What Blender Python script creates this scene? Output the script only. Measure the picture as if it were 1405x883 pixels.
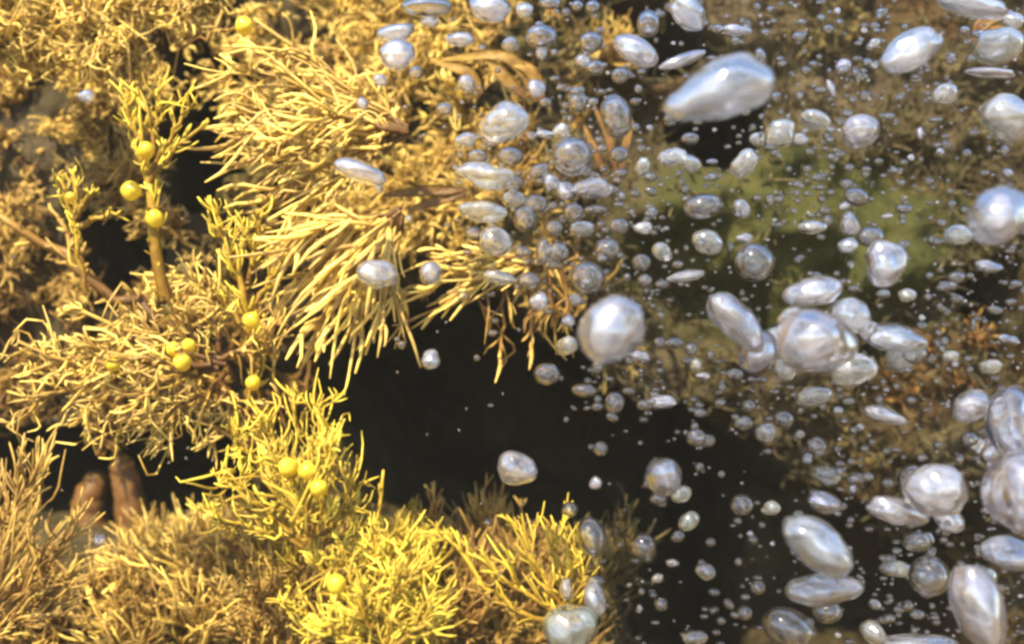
import bpy, math, random
import numpy as np

# ------------------------------------------------------------------ camera, sky, sun, exposure
SC = bpy.context.scene
for o in list(bpy.data.objects):
    bpy.data.objects.remove(o)
COL = SC.collection
FPX = 1578.0                                   # focal length in photo pixels (1405 wide)

cam_d = bpy.data.cameras.new('camera')
cam = bpy.data.objects.new('camera', cam_d)
COL.objects.link(cam)
cam.location = (0, 0, 0)
cam.rotation_euler = (math.radians(90), 0, 0)
cam_d.sensor_width = 36.0
cam_d.lens = 36.0 * FPX / 1405.0
cam_d.clip_start = 0.01
cam_d.clip_end = 2000.0
cam_d.dof.use_dof = True
cam_d.dof.focus_distance = 0.46
cam_d.dof.aperture_fstop = 5.0
SC.camera = cam

SUN_EL, SUN_AZ = 50.0, 208.0                    # degrees; azimuth clockwise from +Y, light comes from there
world = bpy.data.worlds.new('World')
SC.world = world
world.use_nodes = True
wn = world.node_tree
wn.nodes.clear()
wo = wn.nodes.new('ShaderNodeOutputWorld')
wb = wn.nodes.new('ShaderNodeBackground')
ws = wn.nodes.new('ShaderNodeTexSky')
ws.sky_type = 'NISHITA'
ws.sun_disc = False
ws.sun_elevation = math.radians(SUN_EL)
ws.sun_rotation = math.radians(SUN_AZ)
wb.inputs['Strength'].default_value = 0.10
wn.links.new(ws.outputs[0], wb.inputs['Color'])
wn.links.new(wb.outputs[0], wo.inputs['Surface'])

sl = bpy.data.lights.new('sun', 'SUN')
sl.energy = 5.0
sl.angle = math.radians(0.6)
sl.color = (1.0, 0.84, 0.53)
sun = bpy.data.objects.new('sun', sl)
COL.objects.link(sun)
sun.location = (-2, -3, 4)
sun.rotation_euler = (math.radians(90 - SUN_EL), 0, math.radians(180 - SUN_AZ))

SC.view_settings.view_transform = 'Standard'
SC.view_settings.look = 'None'
SC.view_settings.gamma = 1.0
SC.view_settings.use_curve_mapping = False
SC.view_settings.exposure = 1.65
SC.cycles.max_bounces = 10
SC.cycles.transmission_bounces = 8
SC.cycles.transparent_max_bounces = 8
SC.cycles.use_denoising = True
SC.cycles.sample_clamp_indirect = 6.0
SC.cycles.filter_width = 3.0

# ------------------------------------------------------------------ helpers
rng = np.random.default_rng(7)
random.seed(7)


def P(px, py, d):
    """photo pixel -> point at distance d in front of the camera"""
    return np.array([(px - 702.5) * d / FPX, d, (441.5 - py) * d / FPX])


def unit(v):
    v = np.asarray(v, float)
    return v / (np.linalg.norm(v, axis=-1, keepdims=True) + 1e-12)


_perm = np.random.default_rng(3).permutation(256)
_grad = unit(np.random.default_rng(4).normal(size=(256, 3)))


def perlin(p):
    p = np.asarray(p, float)
    i = np.floor(p).astype(int)
    f = p - i
    u = f * f * f * (f * (f * 6 - 15) + 10)
    out = 0
    for dx in (0, 1):
        for dy in (0, 1):
            for dz in (0, 1):
                h = _perm[(_perm[(_perm[(i[..., 0] + dx) & 255] + i[..., 1] + dy) & 255] + i[..., 2] + dz) & 255]
                g = _grad[h]
                w = np.where(dx, u[..., 0], 1 - u[..., 0]) * np.where(dy, u[..., 1], 1 - u[..., 1]) * np.where(dz, u[..., 2], 1 - u[..., 2])
                out = out + w * ((f - np.array([dx, dy, dz])) * g).sum(-1)
    return out


def fbm(p, octaves=4):
    a, s = 1.0, 0.0
    p = np.asarray(p, float)
    for _ in range(octaves):
        s = s + a * perlin(p)
        a *= 0.5
        p = p * 2.03 + 11.7
    return s


def mesh_object(name, verts, faces, mat, parent=None, attr=None, smooth=True, loc=None):
    """faces: (N,4) or (N,3) int array or list of such arrays; one mesh object"""
    if not isinstance(faces, list):
        faces = [faces]
    me = bpy.data.meshes.new(name)
    verts = np.asarray(verts, np.float32)
    me.vertices.add(len(verts))
    me.vertices.foreach_set('co', verts.ravel())
    idx = np.concatenate([f.ravel() for f in faces]).astype(np.int32)
    cnt = np.concatenate([np.full(len(f), f.shape[1]) for f in faces]).astype(np.int32)
    me.loops.add(len(idx))
    me.loops.foreach_set('vertex_index', idx)
    me.polygons.add(len(cnt))
    me.polygons.foreach_set('loop_start', np.concatenate([[0], np.cumsum(cnt)[:-1]]).astype(np.int32))
    me.polygons.foreach_set('loop_total', cnt)
    me.update(calc_edges=True)
    me.polygons.foreach_set('use_smooth', np.full(len(cnt), smooth))
    if attr is not None:
        at = me.attributes.new('tint', 'FLOAT_COLOR', 'POINT')
        at.data.foreach_set('color', np.concatenate([attr, np.ones((len(attr), 1))], 1).astype(np.float32).ravel())
    me.materials.append(mat)
    o = bpy.data.objects.new(name, me)
    COL.objects.link(o)
    if parent is not None:
        o.parent = parent
    if loc is not None:
        o.location = loc
    return o


def tag(o, label, cat=None, group=None, kind=None):
    o['label'] = label
    if cat:
        o['category'] = cat
    if group:
        o['group'] = group
    if kind:
        o['kind'] = kind
    return o


def thing(name, loc, label, cat, group=None):
    e = bpy.data.objects.new(name, None)
    e.empty_display_size = 0.01
    COL.objects.link(e)
    e.location = loc
    return tag(e, label, cat, group)


class Tubes:
    """collects round tapering strands, all into one mesh"""
    def __init__(self):
        self.v, self.q, self.t, self.a, self.n = [], [], [], [], 0

    def add(self, pts, rad, tint0, tint1, rnd, kind=0.0, sides=5):
        """pts (M,K,3) rad (M,K); tint runs tint0..tint1 along each strand"""
        pts = np.asarray(pts, float)
        rad = np.asarray(rad, float)
        M, K, _ = pts.shape
        tan = np.gradient(pts, axis=1)
        tan = unit(tan)
        ref = unit(np.cross(tan[:, 0], rng.normal(size=(M, 3))))
        s1 = unit(np.cross(tan, ref[:, None, :]))
        s2 = np.cross(tan, s1)
        th = np.arange(sides) * 2 * np.pi / sides
        ring = s1[:, :, None, :] * np.cos(th)[None, None, :, None] + s2[:, :, None, :] * np.sin(th)[None, None, :, None]
        V = pts[:, :, None, :] + ring * rad[:, :, None, None]
        tip = pts[:, -1] + tan[:, -1] * rad[:, -1][:, None] * 0.9
        V = V.reshape(M, K * sides, 3)
        V = np.concatenate([V, tip[:, None, :]], 1)
        per = K * sides + 1
        base = self.n + np.arange(M)[:, None, None, None] * per
        k = np.arange(K - 1)[None, :, None, None] * sides
        j = np.arange(sides)[None, None, :, None]
        j2 = (j + 1) % sides
        quad = np.concatenate([base + k + j, base + k + j2, base + k + sides + j2, base + k + sides + j], -1).reshape(-1, 4)
        b2 = self.n + np.arange(M)[:, None] * per
        jj = np.arange(sides)[None, :]
        tri = np.stack([b2 + (K - 1) * sides + jj, b2 + (K - 1) * sides + (jj + 1) % sides, np.broadcast_to(b2 + K * sides, (M, sides))], -1).reshape(-1, 3)
        tt = np.linspace(0, 1, K)
        tv = tint0 + (tint1 - tint0) * tt
        A = np.zeros((M, per, 3))
        A[:, :-1, 0] = np.repeat(np.broadcast_to(tv, (M, K)), sides, axis=1)
        A[:, -1, 0] = tint1
        A[:, :, 1] = np.broadcast_to(np.asarray(rnd).reshape(-1, 1), (M, 1))
        A[:, :, 2] = kind
        self.v.append(V.reshape(-1, 3)); self.q.append(quad); self.t.append(tri); self.a.append(A.reshape(-1, 3))
        self.n += M * per

    def build(self, name, mat, parent=None, origin=(0, 0, 0), loc=None):
        v = np.concatenate(self.v) - np.asarray(origin)
        return mesh_object(name, v, [np.concatenate(self.q), np.concatenate(self.t)], mat, parent, np.concatenate(self.a), loc=loc)


def catmull(ctrl, n):
    c = np.asarray(ctrl, float)
    if len(c) == 2:
        return c[0] + (c[1] - c[0]) * np.linspace(0, 1, n)[:, None]
    c = np.concatenate([[2 * c[0] - c[1]], c, [2 * c[-1] - c[-2]]])
    out = []
    segs = len(c) - 3
    for u in np.linspace(0, segs - 1e-6, n):
        i = int(u); t = u - i
        p0, p1, p2, p3 = c[i:i + 4]
        out.append(0.5 * ((2 * p1) + (-p0 + p2) * t + (2 * p0 - 5 * p1 + 4 * p2 - p3) * t * t + (-p0 + 3 * p1 - 3 * p2 + p3) * t ** 3))
    return np.array(out)


# ------------------------------------------------------------------ materials
def new_mat(name):
    m = bpy.data.materials.new(name)
    m.use_nodes = True
    nt = m.node_tree
    nt.nodes.clear()
    out = nt.nodes.new('ShaderNodeOutputMaterial')
    return m, nt, out


def N(nt, kind, **kw):
    n = nt.nodes.new(kind)
    for k, v in kw.items():
        if k in n.inputs:
            n.inputs[k].default_value = v
        else:
            setattr(n, k, v)
    return n


def weed_mat(name, base, mid, tip, spec=0.25, trans=0.30):
    m, nt, out = new_mat(name)
    L = nt.links.new
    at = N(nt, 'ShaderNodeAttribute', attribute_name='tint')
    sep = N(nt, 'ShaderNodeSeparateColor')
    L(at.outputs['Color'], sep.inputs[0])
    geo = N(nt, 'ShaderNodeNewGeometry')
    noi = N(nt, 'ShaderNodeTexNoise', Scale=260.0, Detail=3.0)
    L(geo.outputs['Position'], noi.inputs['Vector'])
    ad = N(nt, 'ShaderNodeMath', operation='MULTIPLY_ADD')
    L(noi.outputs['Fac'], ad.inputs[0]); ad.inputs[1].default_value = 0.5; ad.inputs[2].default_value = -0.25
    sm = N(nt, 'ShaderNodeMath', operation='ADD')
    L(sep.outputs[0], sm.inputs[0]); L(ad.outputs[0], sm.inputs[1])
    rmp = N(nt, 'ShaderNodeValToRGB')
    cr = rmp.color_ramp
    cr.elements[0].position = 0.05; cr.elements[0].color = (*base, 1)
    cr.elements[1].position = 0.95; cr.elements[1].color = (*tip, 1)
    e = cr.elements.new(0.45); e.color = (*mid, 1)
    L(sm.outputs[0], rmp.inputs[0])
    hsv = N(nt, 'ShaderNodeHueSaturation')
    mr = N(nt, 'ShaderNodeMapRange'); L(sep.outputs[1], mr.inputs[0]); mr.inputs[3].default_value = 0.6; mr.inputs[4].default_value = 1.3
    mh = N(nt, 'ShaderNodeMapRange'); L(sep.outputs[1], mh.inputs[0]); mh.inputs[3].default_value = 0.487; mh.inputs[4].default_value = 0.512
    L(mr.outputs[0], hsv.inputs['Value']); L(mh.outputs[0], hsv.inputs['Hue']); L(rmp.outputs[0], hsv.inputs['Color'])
    bs = N(nt, 'ShaderNodeBsdfPrincipled', Roughness=0.42)
    bs.inputs['Specular IOR Level'].default_value = spec
    L(hsv.outputs[0], bs.inputs['Base Color'])
    tr = N(nt, 'ShaderNodeBsdfTranslucent'); L(hsv.outputs[0], tr.inputs['Color'])
    mx = N(nt, 'ShaderNodeMixShader'); mx.inputs[0].default_value = trans
    L(bs.outputs[0], mx.inputs[1]); L(tr.outputs[0], mx.inputs[2])
    bmp = N(nt, 'ShaderNodeBump', Strength=0.4, Distance=0.0008)
    n2 = N(nt, 'ShaderNodeTexNoise', Scale=900.0, Detail=2.0); L(geo.outputs['Position'], n2.inputs['Vector'])
    L(n2.outputs['Fac'], bmp.inputs['Height']); L(bmp.outputs[0], bs.inputs['Normal'])
    L(mx.outputs[0], out.inputs['Surface'])
    return m


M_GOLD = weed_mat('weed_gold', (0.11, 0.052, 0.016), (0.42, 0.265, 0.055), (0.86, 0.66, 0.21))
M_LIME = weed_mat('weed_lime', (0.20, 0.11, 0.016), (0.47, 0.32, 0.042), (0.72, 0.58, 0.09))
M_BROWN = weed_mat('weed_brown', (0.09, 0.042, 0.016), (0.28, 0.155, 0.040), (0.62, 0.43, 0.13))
M_DULL = weed_mat('weed_dull', (0.05, 0.035, 0.014), (0.13, 0.095, 0.03), (0.23, 0.18, 0.075))
M_TURF = weed_mat('weed_turf', (0.035, 0.025, 0.013), (0.075, 0.058, 0.026), (0.14, 0.115, 0.06), trans=0.15)
M_ORANGE = weed_mat('weed_orange', (0.04, 0.02, 0.009), (0.12, 0.058, 0.018), (0.20, 0.11, 0.035), trans=0.08)


def bladder_mat():
    m, nt, out = new_mat('bladder_skin')
    L = nt.links.new
    geo = N(nt, 'ShaderNodeNewGeometry')
    noi = N(nt, 'ShaderNodeTexNoise', Scale=260.0, Detail=5.0, Roughness=0.7)
    L(geo.outputs['Position'], noi.inputs['Vector'])
    rmp = N(nt, 'ShaderNodeValToRGB')
    rmp.color_ramp.elements[0].position = 0.3; rmp.color_ramp.elements[0].color = (0.60, 0.43, 0.03, 1)
    rmp.color_ramp.elements[1].position = 0.7; rmp.color_ramp.elements[1].color = (0.86, 0.70, 0.07, 1)
    L(noi.outputs['Fac'], rmp.inputs[0])
    bs = N(nt, 'ShaderNodeBsdfPrincipled', Roughness=0.35)
    L(rmp.outputs[0], bs.inputs['Base Color'])
    tr = N(nt, 'ShaderNodeBsdfTranslucent'); L(rmp.outputs[0], tr.inputs['Color'])
    mx = N(nt, 'ShaderNodeMixShader'); mx.inputs[0].default_value = 0.35
    L(bs.outputs[0], mx.inputs[1]); L(tr.outputs[0], mx.inputs[2])
    L(mx.outputs[0], out.inputs['Surface'])
    return m


M_BLADDER = bladder_mat()


def rock_mat():
    m, nt, out = new_mat('reef_rock')
    L = nt.links.new
    geo = N(nt, 'ShaderNodeNewGeometry')
    n1 = N(nt, 'ShaderNodeTexNoise', Scale=28.0, Detail=6.0, Roughness=0.65); L(geo.outputs['Position'], n1.inputs['Vector'])
    r1 = N(nt, 'ShaderNodeValToRGB')
    els = r1.color_ramp.elements
    els[0].position = 0.3; els[0].color = (0.020, 0.014, 0.011, 1)
    els[1].position = 0.75; els[1].color = (0.062, 0.053, 0.036, 1)
    e = els.new(0.52); e.color = (0.042, 0.032, 0.018, 1)
    L(n1.outputs['Fac'], r1.inputs[0])
    n9 = N(nt, 'ShaderNodeTexNoise', Scale=17.0, Detail=3.0, Roughness=0.5); L(geo.outputs['Position'], n9.inputs['Vector'])
    r9 = N(nt, 'ShaderNodeValToRGB')
    k9 = r9.color_ramp.elements
    k9[0].position = 0.38; k9[0].color = (0.95, 0.72, 0.48, 1)
    k9[1].position = 0.64; k9[1].color = (1.35, 1.35, 1.35, 1)
    e9 = k9.new(0.5); e9.color = (0.72, 0.74, 0.52, 1)
    L(n9.outputs['Fac'], r9.inputs[0])
    m9 = N(nt, 'ShaderNodeMix', data_type='RGBA', blend_type='MULTIPLY'); m9.inputs[0].default_value = 1.0
    L(r1.outputs[0], m9.inputs[6]); L(r9.outputs[0], m9.inputs[7])
    # olive algal film: a patch with its own shape on the shoulder of the rock
    sub = N(nt, 'ShaderNodeVectorMath', operation='SUBTRACT'); L(geo.outputs['Position'], sub.inputs[0])
    c = P(1075, 335, 0.60); sub.inputs[1].default_value = tuple(c)
    sc = N(nt, 'ShaderNodeVectorMath', operation='MULTIPLY'); L(sub.outputs[0], sc.inputs[0]); sc.inputs[1].default_value = (1 / 0.096, 0.0, 1 / 0.054)
    ln = N(nt, 'ShaderNodeVectorMath', operation='LENGTH'); L(sc.outputs[0], ln.inputs[0])
    n2 = N(nt, 'ShaderNodeTexNoise', Scale=45.0, Detail=4.0); L(geo.outputs['Position'], n2.inputs['Vector'])
    a1 = N(nt, 'ShaderNodeMath', operation='MULTIPLY_ADD'); L(n2.outputs['Fac'], a1.inputs[0]); a1.inputs[1].default_value = 1.1; 
    L(ln.outputs['Value'], a1.inputs[2])
    mr = N(nt, 'ShaderNodeMapRange'); L(a1.outputs[0], mr.inputs[0]); mr.inputs[1].default_value = 1.25; mr.inputs[2].default_value = 1.75; mr.inputs[3].default_value = 1.0; mr.inputs[4].default_value = 0.0
    r2 = N(nt, 'ShaderNodeValToRGB')
    r2.color_ramp.elements[0].position = 0.3; r2.color_ramp.elements[0].color = (0.021, 0.025, 0.006, 1)
    r2.color_ramp.elements[1].position = 0.7; r2.color_ramp.elements[1].color = (0.042, 0.042, 0.011, 1)
    L(n2.outputs['Fac'], r2.inputs[0])
    mx = N(nt, 'ShaderNodeMix', data_type='RGBA')
    L(mr.outputs[0], mx.inputs[0]); L(m9.outputs[2], mx.inputs[6]); L(r2.outputs[0], mx.inputs[7])
    bs = N(nt, 'ShaderNodeBsdfPrincipled', Roughness=0.8)
    bs.inputs['Specular IOR Level'].default_value = 0.15
    L(mx.outputs[2], bs.inputs['Base Color'])
    n3 = N(nt, 'ShaderNodeTexNoise', Scale=160.0, Detail=5.0); L(geo.outputs['Position'], n3.inputs['Vector'])
    bmp = N(nt, 'ShaderNodeBump', Strength=0.7, Distance=0.004); L(n3.outputs['Fac'], bmp.inputs['Height']); L(bmp.outputs[0], bs.inputs['Normal'])
    L(bs.outputs[0], out.inputs['Surface'])
    return m


def sand_mat():
    m, nt, out = new_mat('sea_bed_sand')
    L = nt.links.new
    geo = N(nt, 'ShaderNodeNewGeometry')
    n1 = N(nt, 'ShaderNodeTexNoise', Scale=9.0, Detail=8.0); L(geo.outputs['Position'], n1.inputs['Vector'])
    r1 = N(nt, 'ShaderNodeValToRGB')
    r1.color_ramp.elements[0].position = 0.35; r1.color_ramp.elements[0].color = (0.05, 0.04, 0.025, 1)
    r1.color_ramp.elements[1].position = 0.7; r1.color_ramp.elements[1].color = (0.17, 0.14, 0.09, 1)
    L(n1.outputs['Fac'], r1.inputs[0])
    bs = N(nt, 'ShaderNodeBsdfPrincipled', Roughness=0.9)
    L(r1.outputs[0], bs.inputs['Base Color'])
    L(bs.outputs[0], out.inputs['Surface'])
    return m


def bubble_mat(name, clear, bright_patch, lo, hi, grough=0.05, col=(0.74, 0.77, 1.0)):
    """air in water: relative index 0.75, so the rim mirrors. clear / cloud: weights of (glass, glossy, diffuse, translucent)
    on the clean skin and in whiter patches that paint in bright highlights; lo, hi: how much of the skin they cover"""
    m, nt, out = new_mat(name)
    L = nt.links.new
    tc = N(nt, 'ShaderNodeTexCoord')
    oi = N(nt, 'ShaderNodeObjectInfo')
    va = N(nt, 'ShaderNodeVectorMath', operation='ADD')
    L(tc.outputs['Object'], va.inputs[0])
    ml = N(nt, 'ShaderNodeMath', operation='MULTIPLY'); L(oi.outputs['Random'], ml.inputs[0]); ml.inputs[1].default_value = 37.0
    L(ml.outputs[0], va.inputs[1])
    noi = N(nt, 'ShaderNodeTexNoise', Scale=1.3, Detail=2.5); L(va.outputs[0], noi.inputs['Vector'])
    mr = N(nt, 'ShaderNodeMapRange'); L(noi.outputs['Fac'], mr.inputs[0])
    mr.inputs[1].default_value = 0.36; mr.inputs[2].default_value = 0.66
    mr.inputs[3].default_value = lo; mr.inputs[4].default_value = hi  # noise patches of skin whitened, standing in for highlights
    # faint tint per bubble, pinkish to bluish: sky reflection and iridescence put into the colour
    hue = N(nt, 'ShaderNodeValToRGB')
    hue.color_ramp.elements[0].color = (col[0], col[1] * 0.95, col[2] * 0.96, 1)
    hue.color_ramp.elements[1].color = (col[0] * 0.84, col[1] * 0.97, col[2], 1)
    e = hue.color_ramp.elements.new(0.5); e.color = (*col, 1)
    L(oi.outputs['Random'], hue.inputs[0])
    gl = N(nt, 'ShaderNodeBsdfGlass', Roughness=0.0, IOR=0.75)
    gs = N(nt, 'ShaderNodeBsdfGlossy', Roughness=grough); gs.inputs['Color'].default_value = (0.96, 0.96, 1.0, 1)
    df = N(nt, 'ShaderNodeBsdfDiffuse'); L(hue.outputs[0], df.inputs['Color'])
    tr = N(nt, 'ShaderNodeBsdfTranslucent'); L(hue.outputs[0], tr.inputs['Color'])

    def blend(ws):
        cur, tot = gl.outputs[0], ws[0]
        for b, w in zip((gs, df, tr), ws[1:]):
            if w > 0:
                x = N(nt, 'ShaderNodeMixShader'); tot += w; x.inputs[0].default_value = w / tot
                L(cur, x.inputs[1]); L(b.outputs[0], x.inputs[2]); cur = x.outputs[0]
        return cur
    mx = N(nt, 'ShaderNodeMixShader')
    L(mr.outputs[0], mx.inputs[0]); L(blend(clear), mx.inputs[1]); L(blend(bright_patch), mx.inputs[2])
    L(mx.outputs[0], out.inputs['Surface'])
    return m


M_MILK = bubble_mat('bubble_milky', (0.85, 0.10, 0.01, 0.04), (0.38, 0.40, 0.08, 0.14), 0.0, 0.85, grough=0.035)
M_CLEAR = bubble_mat('bubble_clear', (0.94, 0.06, 0.0, 0.0), (0.86, 0.10, 0.01, 0.03), 0.0, 0.8, grough=0.02)
M_GREY = bubble_mat('bubble_cloudy', (0.88, 0.07, 0.02, 0.03), (0.66, 0.15, 0.07, 0.12), 0.0, 0.9, grough=0.06, col=(0.74, 0.78, 0.78))

# ------------------------------------------------------------------ the setting: sea bed and reef rock
RD = 0.58                                       # distance at which rock features are drawn


def smooth01(x, a, b):
    t = np.clip((x - a) / (b - a), 0, 1)
    return t * t * (3 - 2 * t)


def poly_sd(px, py, poly):
    """signed distance in pixels, negative inside"""
    poly = np.asarray(poly, float)
    d = np.full(px.shape, 1e9)
    inside = np.zeros(px.shape, bool)
    n = len(poly)
    for i in range(n):
        x1, y1 = poly[i]; x2, y2 = poly[(i + 1) % n]
        ex, ey = x2 - x1, y2 - y1
        t = np.clip(((px - x1) * ex + (py - y1) * ey) / (ex * ex + ey * ey), 0, 1)
        d = np.minimum(d, np.hypot(px - x1 - t * ex, py - y1 - t * ey))
        c = ((y1 > py) != (y2 > py)) & (px < (x2 - x1) * (py - y1) / (y2 - y1 + 1e-9) + x1)
        inside ^= c
    return np.where(inside, -d, d)


CAVES = [  # outline in photo pixels, depth in metres, softness in pixels
    ([(385, 520), (430, 440), (560, 415), (640, 372), (700, 440), (790, 455), (870, 550), (1000, 575), (1095, 640), (1120, 760),
      (1090, 1000), (1060, 1150), (860, 1150), (880, 900), (850, 810), (770, 775), (590, 765), (505, 720), (455, 620)], 0.34, 26),
    ([(105, 285), (170, 255), (225, 320), (212, 440), (120, 415)], 0.22, 18),
    ([(-60, 600), (60, 590), (200, 595), (330, 600), (330, 690), (180, 720), (40, 720), (-60, 690)], 0.20, 22),
    ([(215, 180), (315, 160), (335, 265), (240, 295)], 0.20, 20),
    ([(225, 60), (345, 45), (345, 155), (230, 160)], 0.12, 20),
    ([(925, 150), (1060, 110), (1065, 190), (1000, 235), (950, 215)], 0.25, 18),
    ([(840, -20), (950, -20), (1010, 60), (900, 100), (830, 40)], 0.10, 30),
    ([(1330, 380), (1420, 350), (1440, 540), (1370, 500)], 0.10, 40),
    ([(1060, 660), (1130, 690), (1230, 720), (1330, 690), (1410, 740), (1400, 960), (1050, 960)], 0.16, 40),
]


def rock_y(x, z):
    x = np.asarray(x, float); z = np.asarray(z, float)
    p = np.stack([x * 9, np.zeros_like(x), z * 9], -1)
    y = 0.585 + 0.035 * fbm(p, 4) + 0.010 * fbm(p * 5.3 + 4.1, 3)
    px = 702.5 + x * FPX / RD
    py = 441.5 - z * FPX / RD
    wob = 26 * fbm(p * 2.6 + 9, 3)
    # lower ledge stands forward, right side lies a little further back
    y = y - 0.055 * smooth01(py, 690, 860) * (1 - smooth01(px, 760, 980))
    y = y + 0.02 * smooth01(px, 760, 1000) + 0.030 * smooth01(px, 760, 900) * fbm(p * 2.3 + 2.2, 3)
    y = y - 0.05 * np.exp(-(((px - 1075) / 260) ** 2 + ((py - 315) / 120) ** 2))
    for poly, dep, soft in CAVES:
        sd = poly_sd(px, py, poly) + wob * 0.5
        y = y + dep * (1 - smooth01(sd, -soft, soft * 0.4))
    y = y + 2.2 * np.clip(z - 0.26, 0, 9) + 0.30 * smooth01(-z, 0.2, 0.42) * -1.0
    return y


def axis_grid(lo, hi, clo, chi, fine, coarse):
    mid = np.arange(clo, chi + 1e-9, fine)
    a = np.arange(clo - coarse, lo - 1e-9, -coarse)[::-1]
    b = np.arange(chi + coarse, hi + 1e-9, coarse)
    return np.concatenate([a, mid, b])


def build_rock():
    xs = axis_grid(-2.4, 2.4, -0.34, 0.34, 0.003, 0.05)
    zs = axis_grid(-0.50, 0.62, -0.22, 0.22, 0.003, 0.03)
    X, Z = np.meshgrid(xs, zs)
    Y = rock_y(X, Z)
    V = np.stack([X, Y, Z], -1).reshape(-1, 3)
    nz, nx = X.shape
    i = np.arange(nz - 1)[:, None] * nx + np.arange(nx - 1)[None, :]
    F = np.stack([i, i + 1, i + nx + 1, i + nx], -1).reshape(-1, 4)
    o = mesh_object('reef_rock', V, F, rock_mat())
    tag(o, 'dark brown reef rock with a black cavity and an olive algal film', kind='structure')


build_rock()
g = 60.0
gx = np.concatenate([-np.geomspace(g, 0.3, 24), np.geomspace(0.3, g, 24)])
GX, GY = np.meshgrid(gx, gx)
GZ = -0.46 + 0.02 * fbm(np.stack([GX * 1.5, GY * 1.5, GX * 0], -1), 3)
nn = len(gx)
gi = np.arange(nn - 1)[:, None] * nn + np.arange(nn - 1)[None, :]
tag(mesh_object('sea_bed', np.stack([GX, GY, GZ], -1).reshape(-1, 3), np.stack([gi, gi + 1, gi + nn + 1, gi + nn], -1).reshape(-1, 4), sand_mat()),
    'brown sandy sea bed at the foot of the rock', kind='structure')

# the water itself: one closed box of even, faint haze round everything
def water_haze():
    x0, x1, y0, y1, z0, z1 = -62, 62, -62, 62, -1.6, 0.75
    V = np.array([(x, y, z) for x in (x0, x1) for y in (y0, y1) for z in (z0, z1)])
    Fc = np.array([(0, 1, 3, 2), (4, 6, 7, 5), (0, 4, 5, 1), (2, 3, 7, 6), (0, 2, 6, 4), (1, 5, 7, 3)])
    m, nt, out = new_mat('water_haze')
    pv = N(nt, 'ShaderNodeVolumePrincipled')
    pv.inputs['Color'].default_value = (0.92, 0.93, 0.90, 1)
    pv.inputs['Density'].default_value = 0.02
    nt.links.new(pv.outputs[0], out.inputs['Volume'])
    o = mesh_object('haze', V, Fc, m, smooth=False)
    tag(o, 'faint haze of the sea water filling the scene', 'haze', kind='stuff')


water_haze()

# ------------------------------------------------------------------ seaweed
MPP = 0.5 / FPX                                 # metres per photo pixel at half a metre


def strands(start, direc, length, rad, bend, curl, K=6):
    """curved strands: start (M,3), unit direc (M,3), length (M,), rad (M,), bend (M,3) pull over the length"""
    M = len(start)
    s = np.linspace(0, 1, K)[None, :, None]
    side = unit(np.cross(direc, rng.normal(size=(M, 3))))
    ph = rng.uniform(0, 6.28, (M, 1, 1))
    Ln = length[:, None, None]
    pts = start[:, None, :] + direc[:, None, :] * s * Ln + bend[:, None, :] * s * s * Ln
    cv = curl * 1.45 * rng.gamma(1.6, 0.75, (M, 1, 1))
    fr = rng.uniform(2.5, 6.0, (M, 1, 1))
    pts = pts + side[:, None, :] * (np.sin(ph + s * fr) - np.sin(ph)) * Ln * cv
    side2 = np.cross(direc, side)
    pts = pts + side2[:, None, :] * (np.cos(ph * 1.7 + s * fr * 0.8) - np.cos(ph * 1.7)) * Ln * cv * 0.7
    prof = np.interp(np.linspace(0, 1, K), [0, 0.15, 0.55, 0.85, 1.0], [0.75, 1.0, 1.0, 0.8, 0.42])
    prof = prof[None, :] * rng.uniform(0.85, 1.15, (M, K))
    return pts, rad[:, None] * prof


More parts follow.
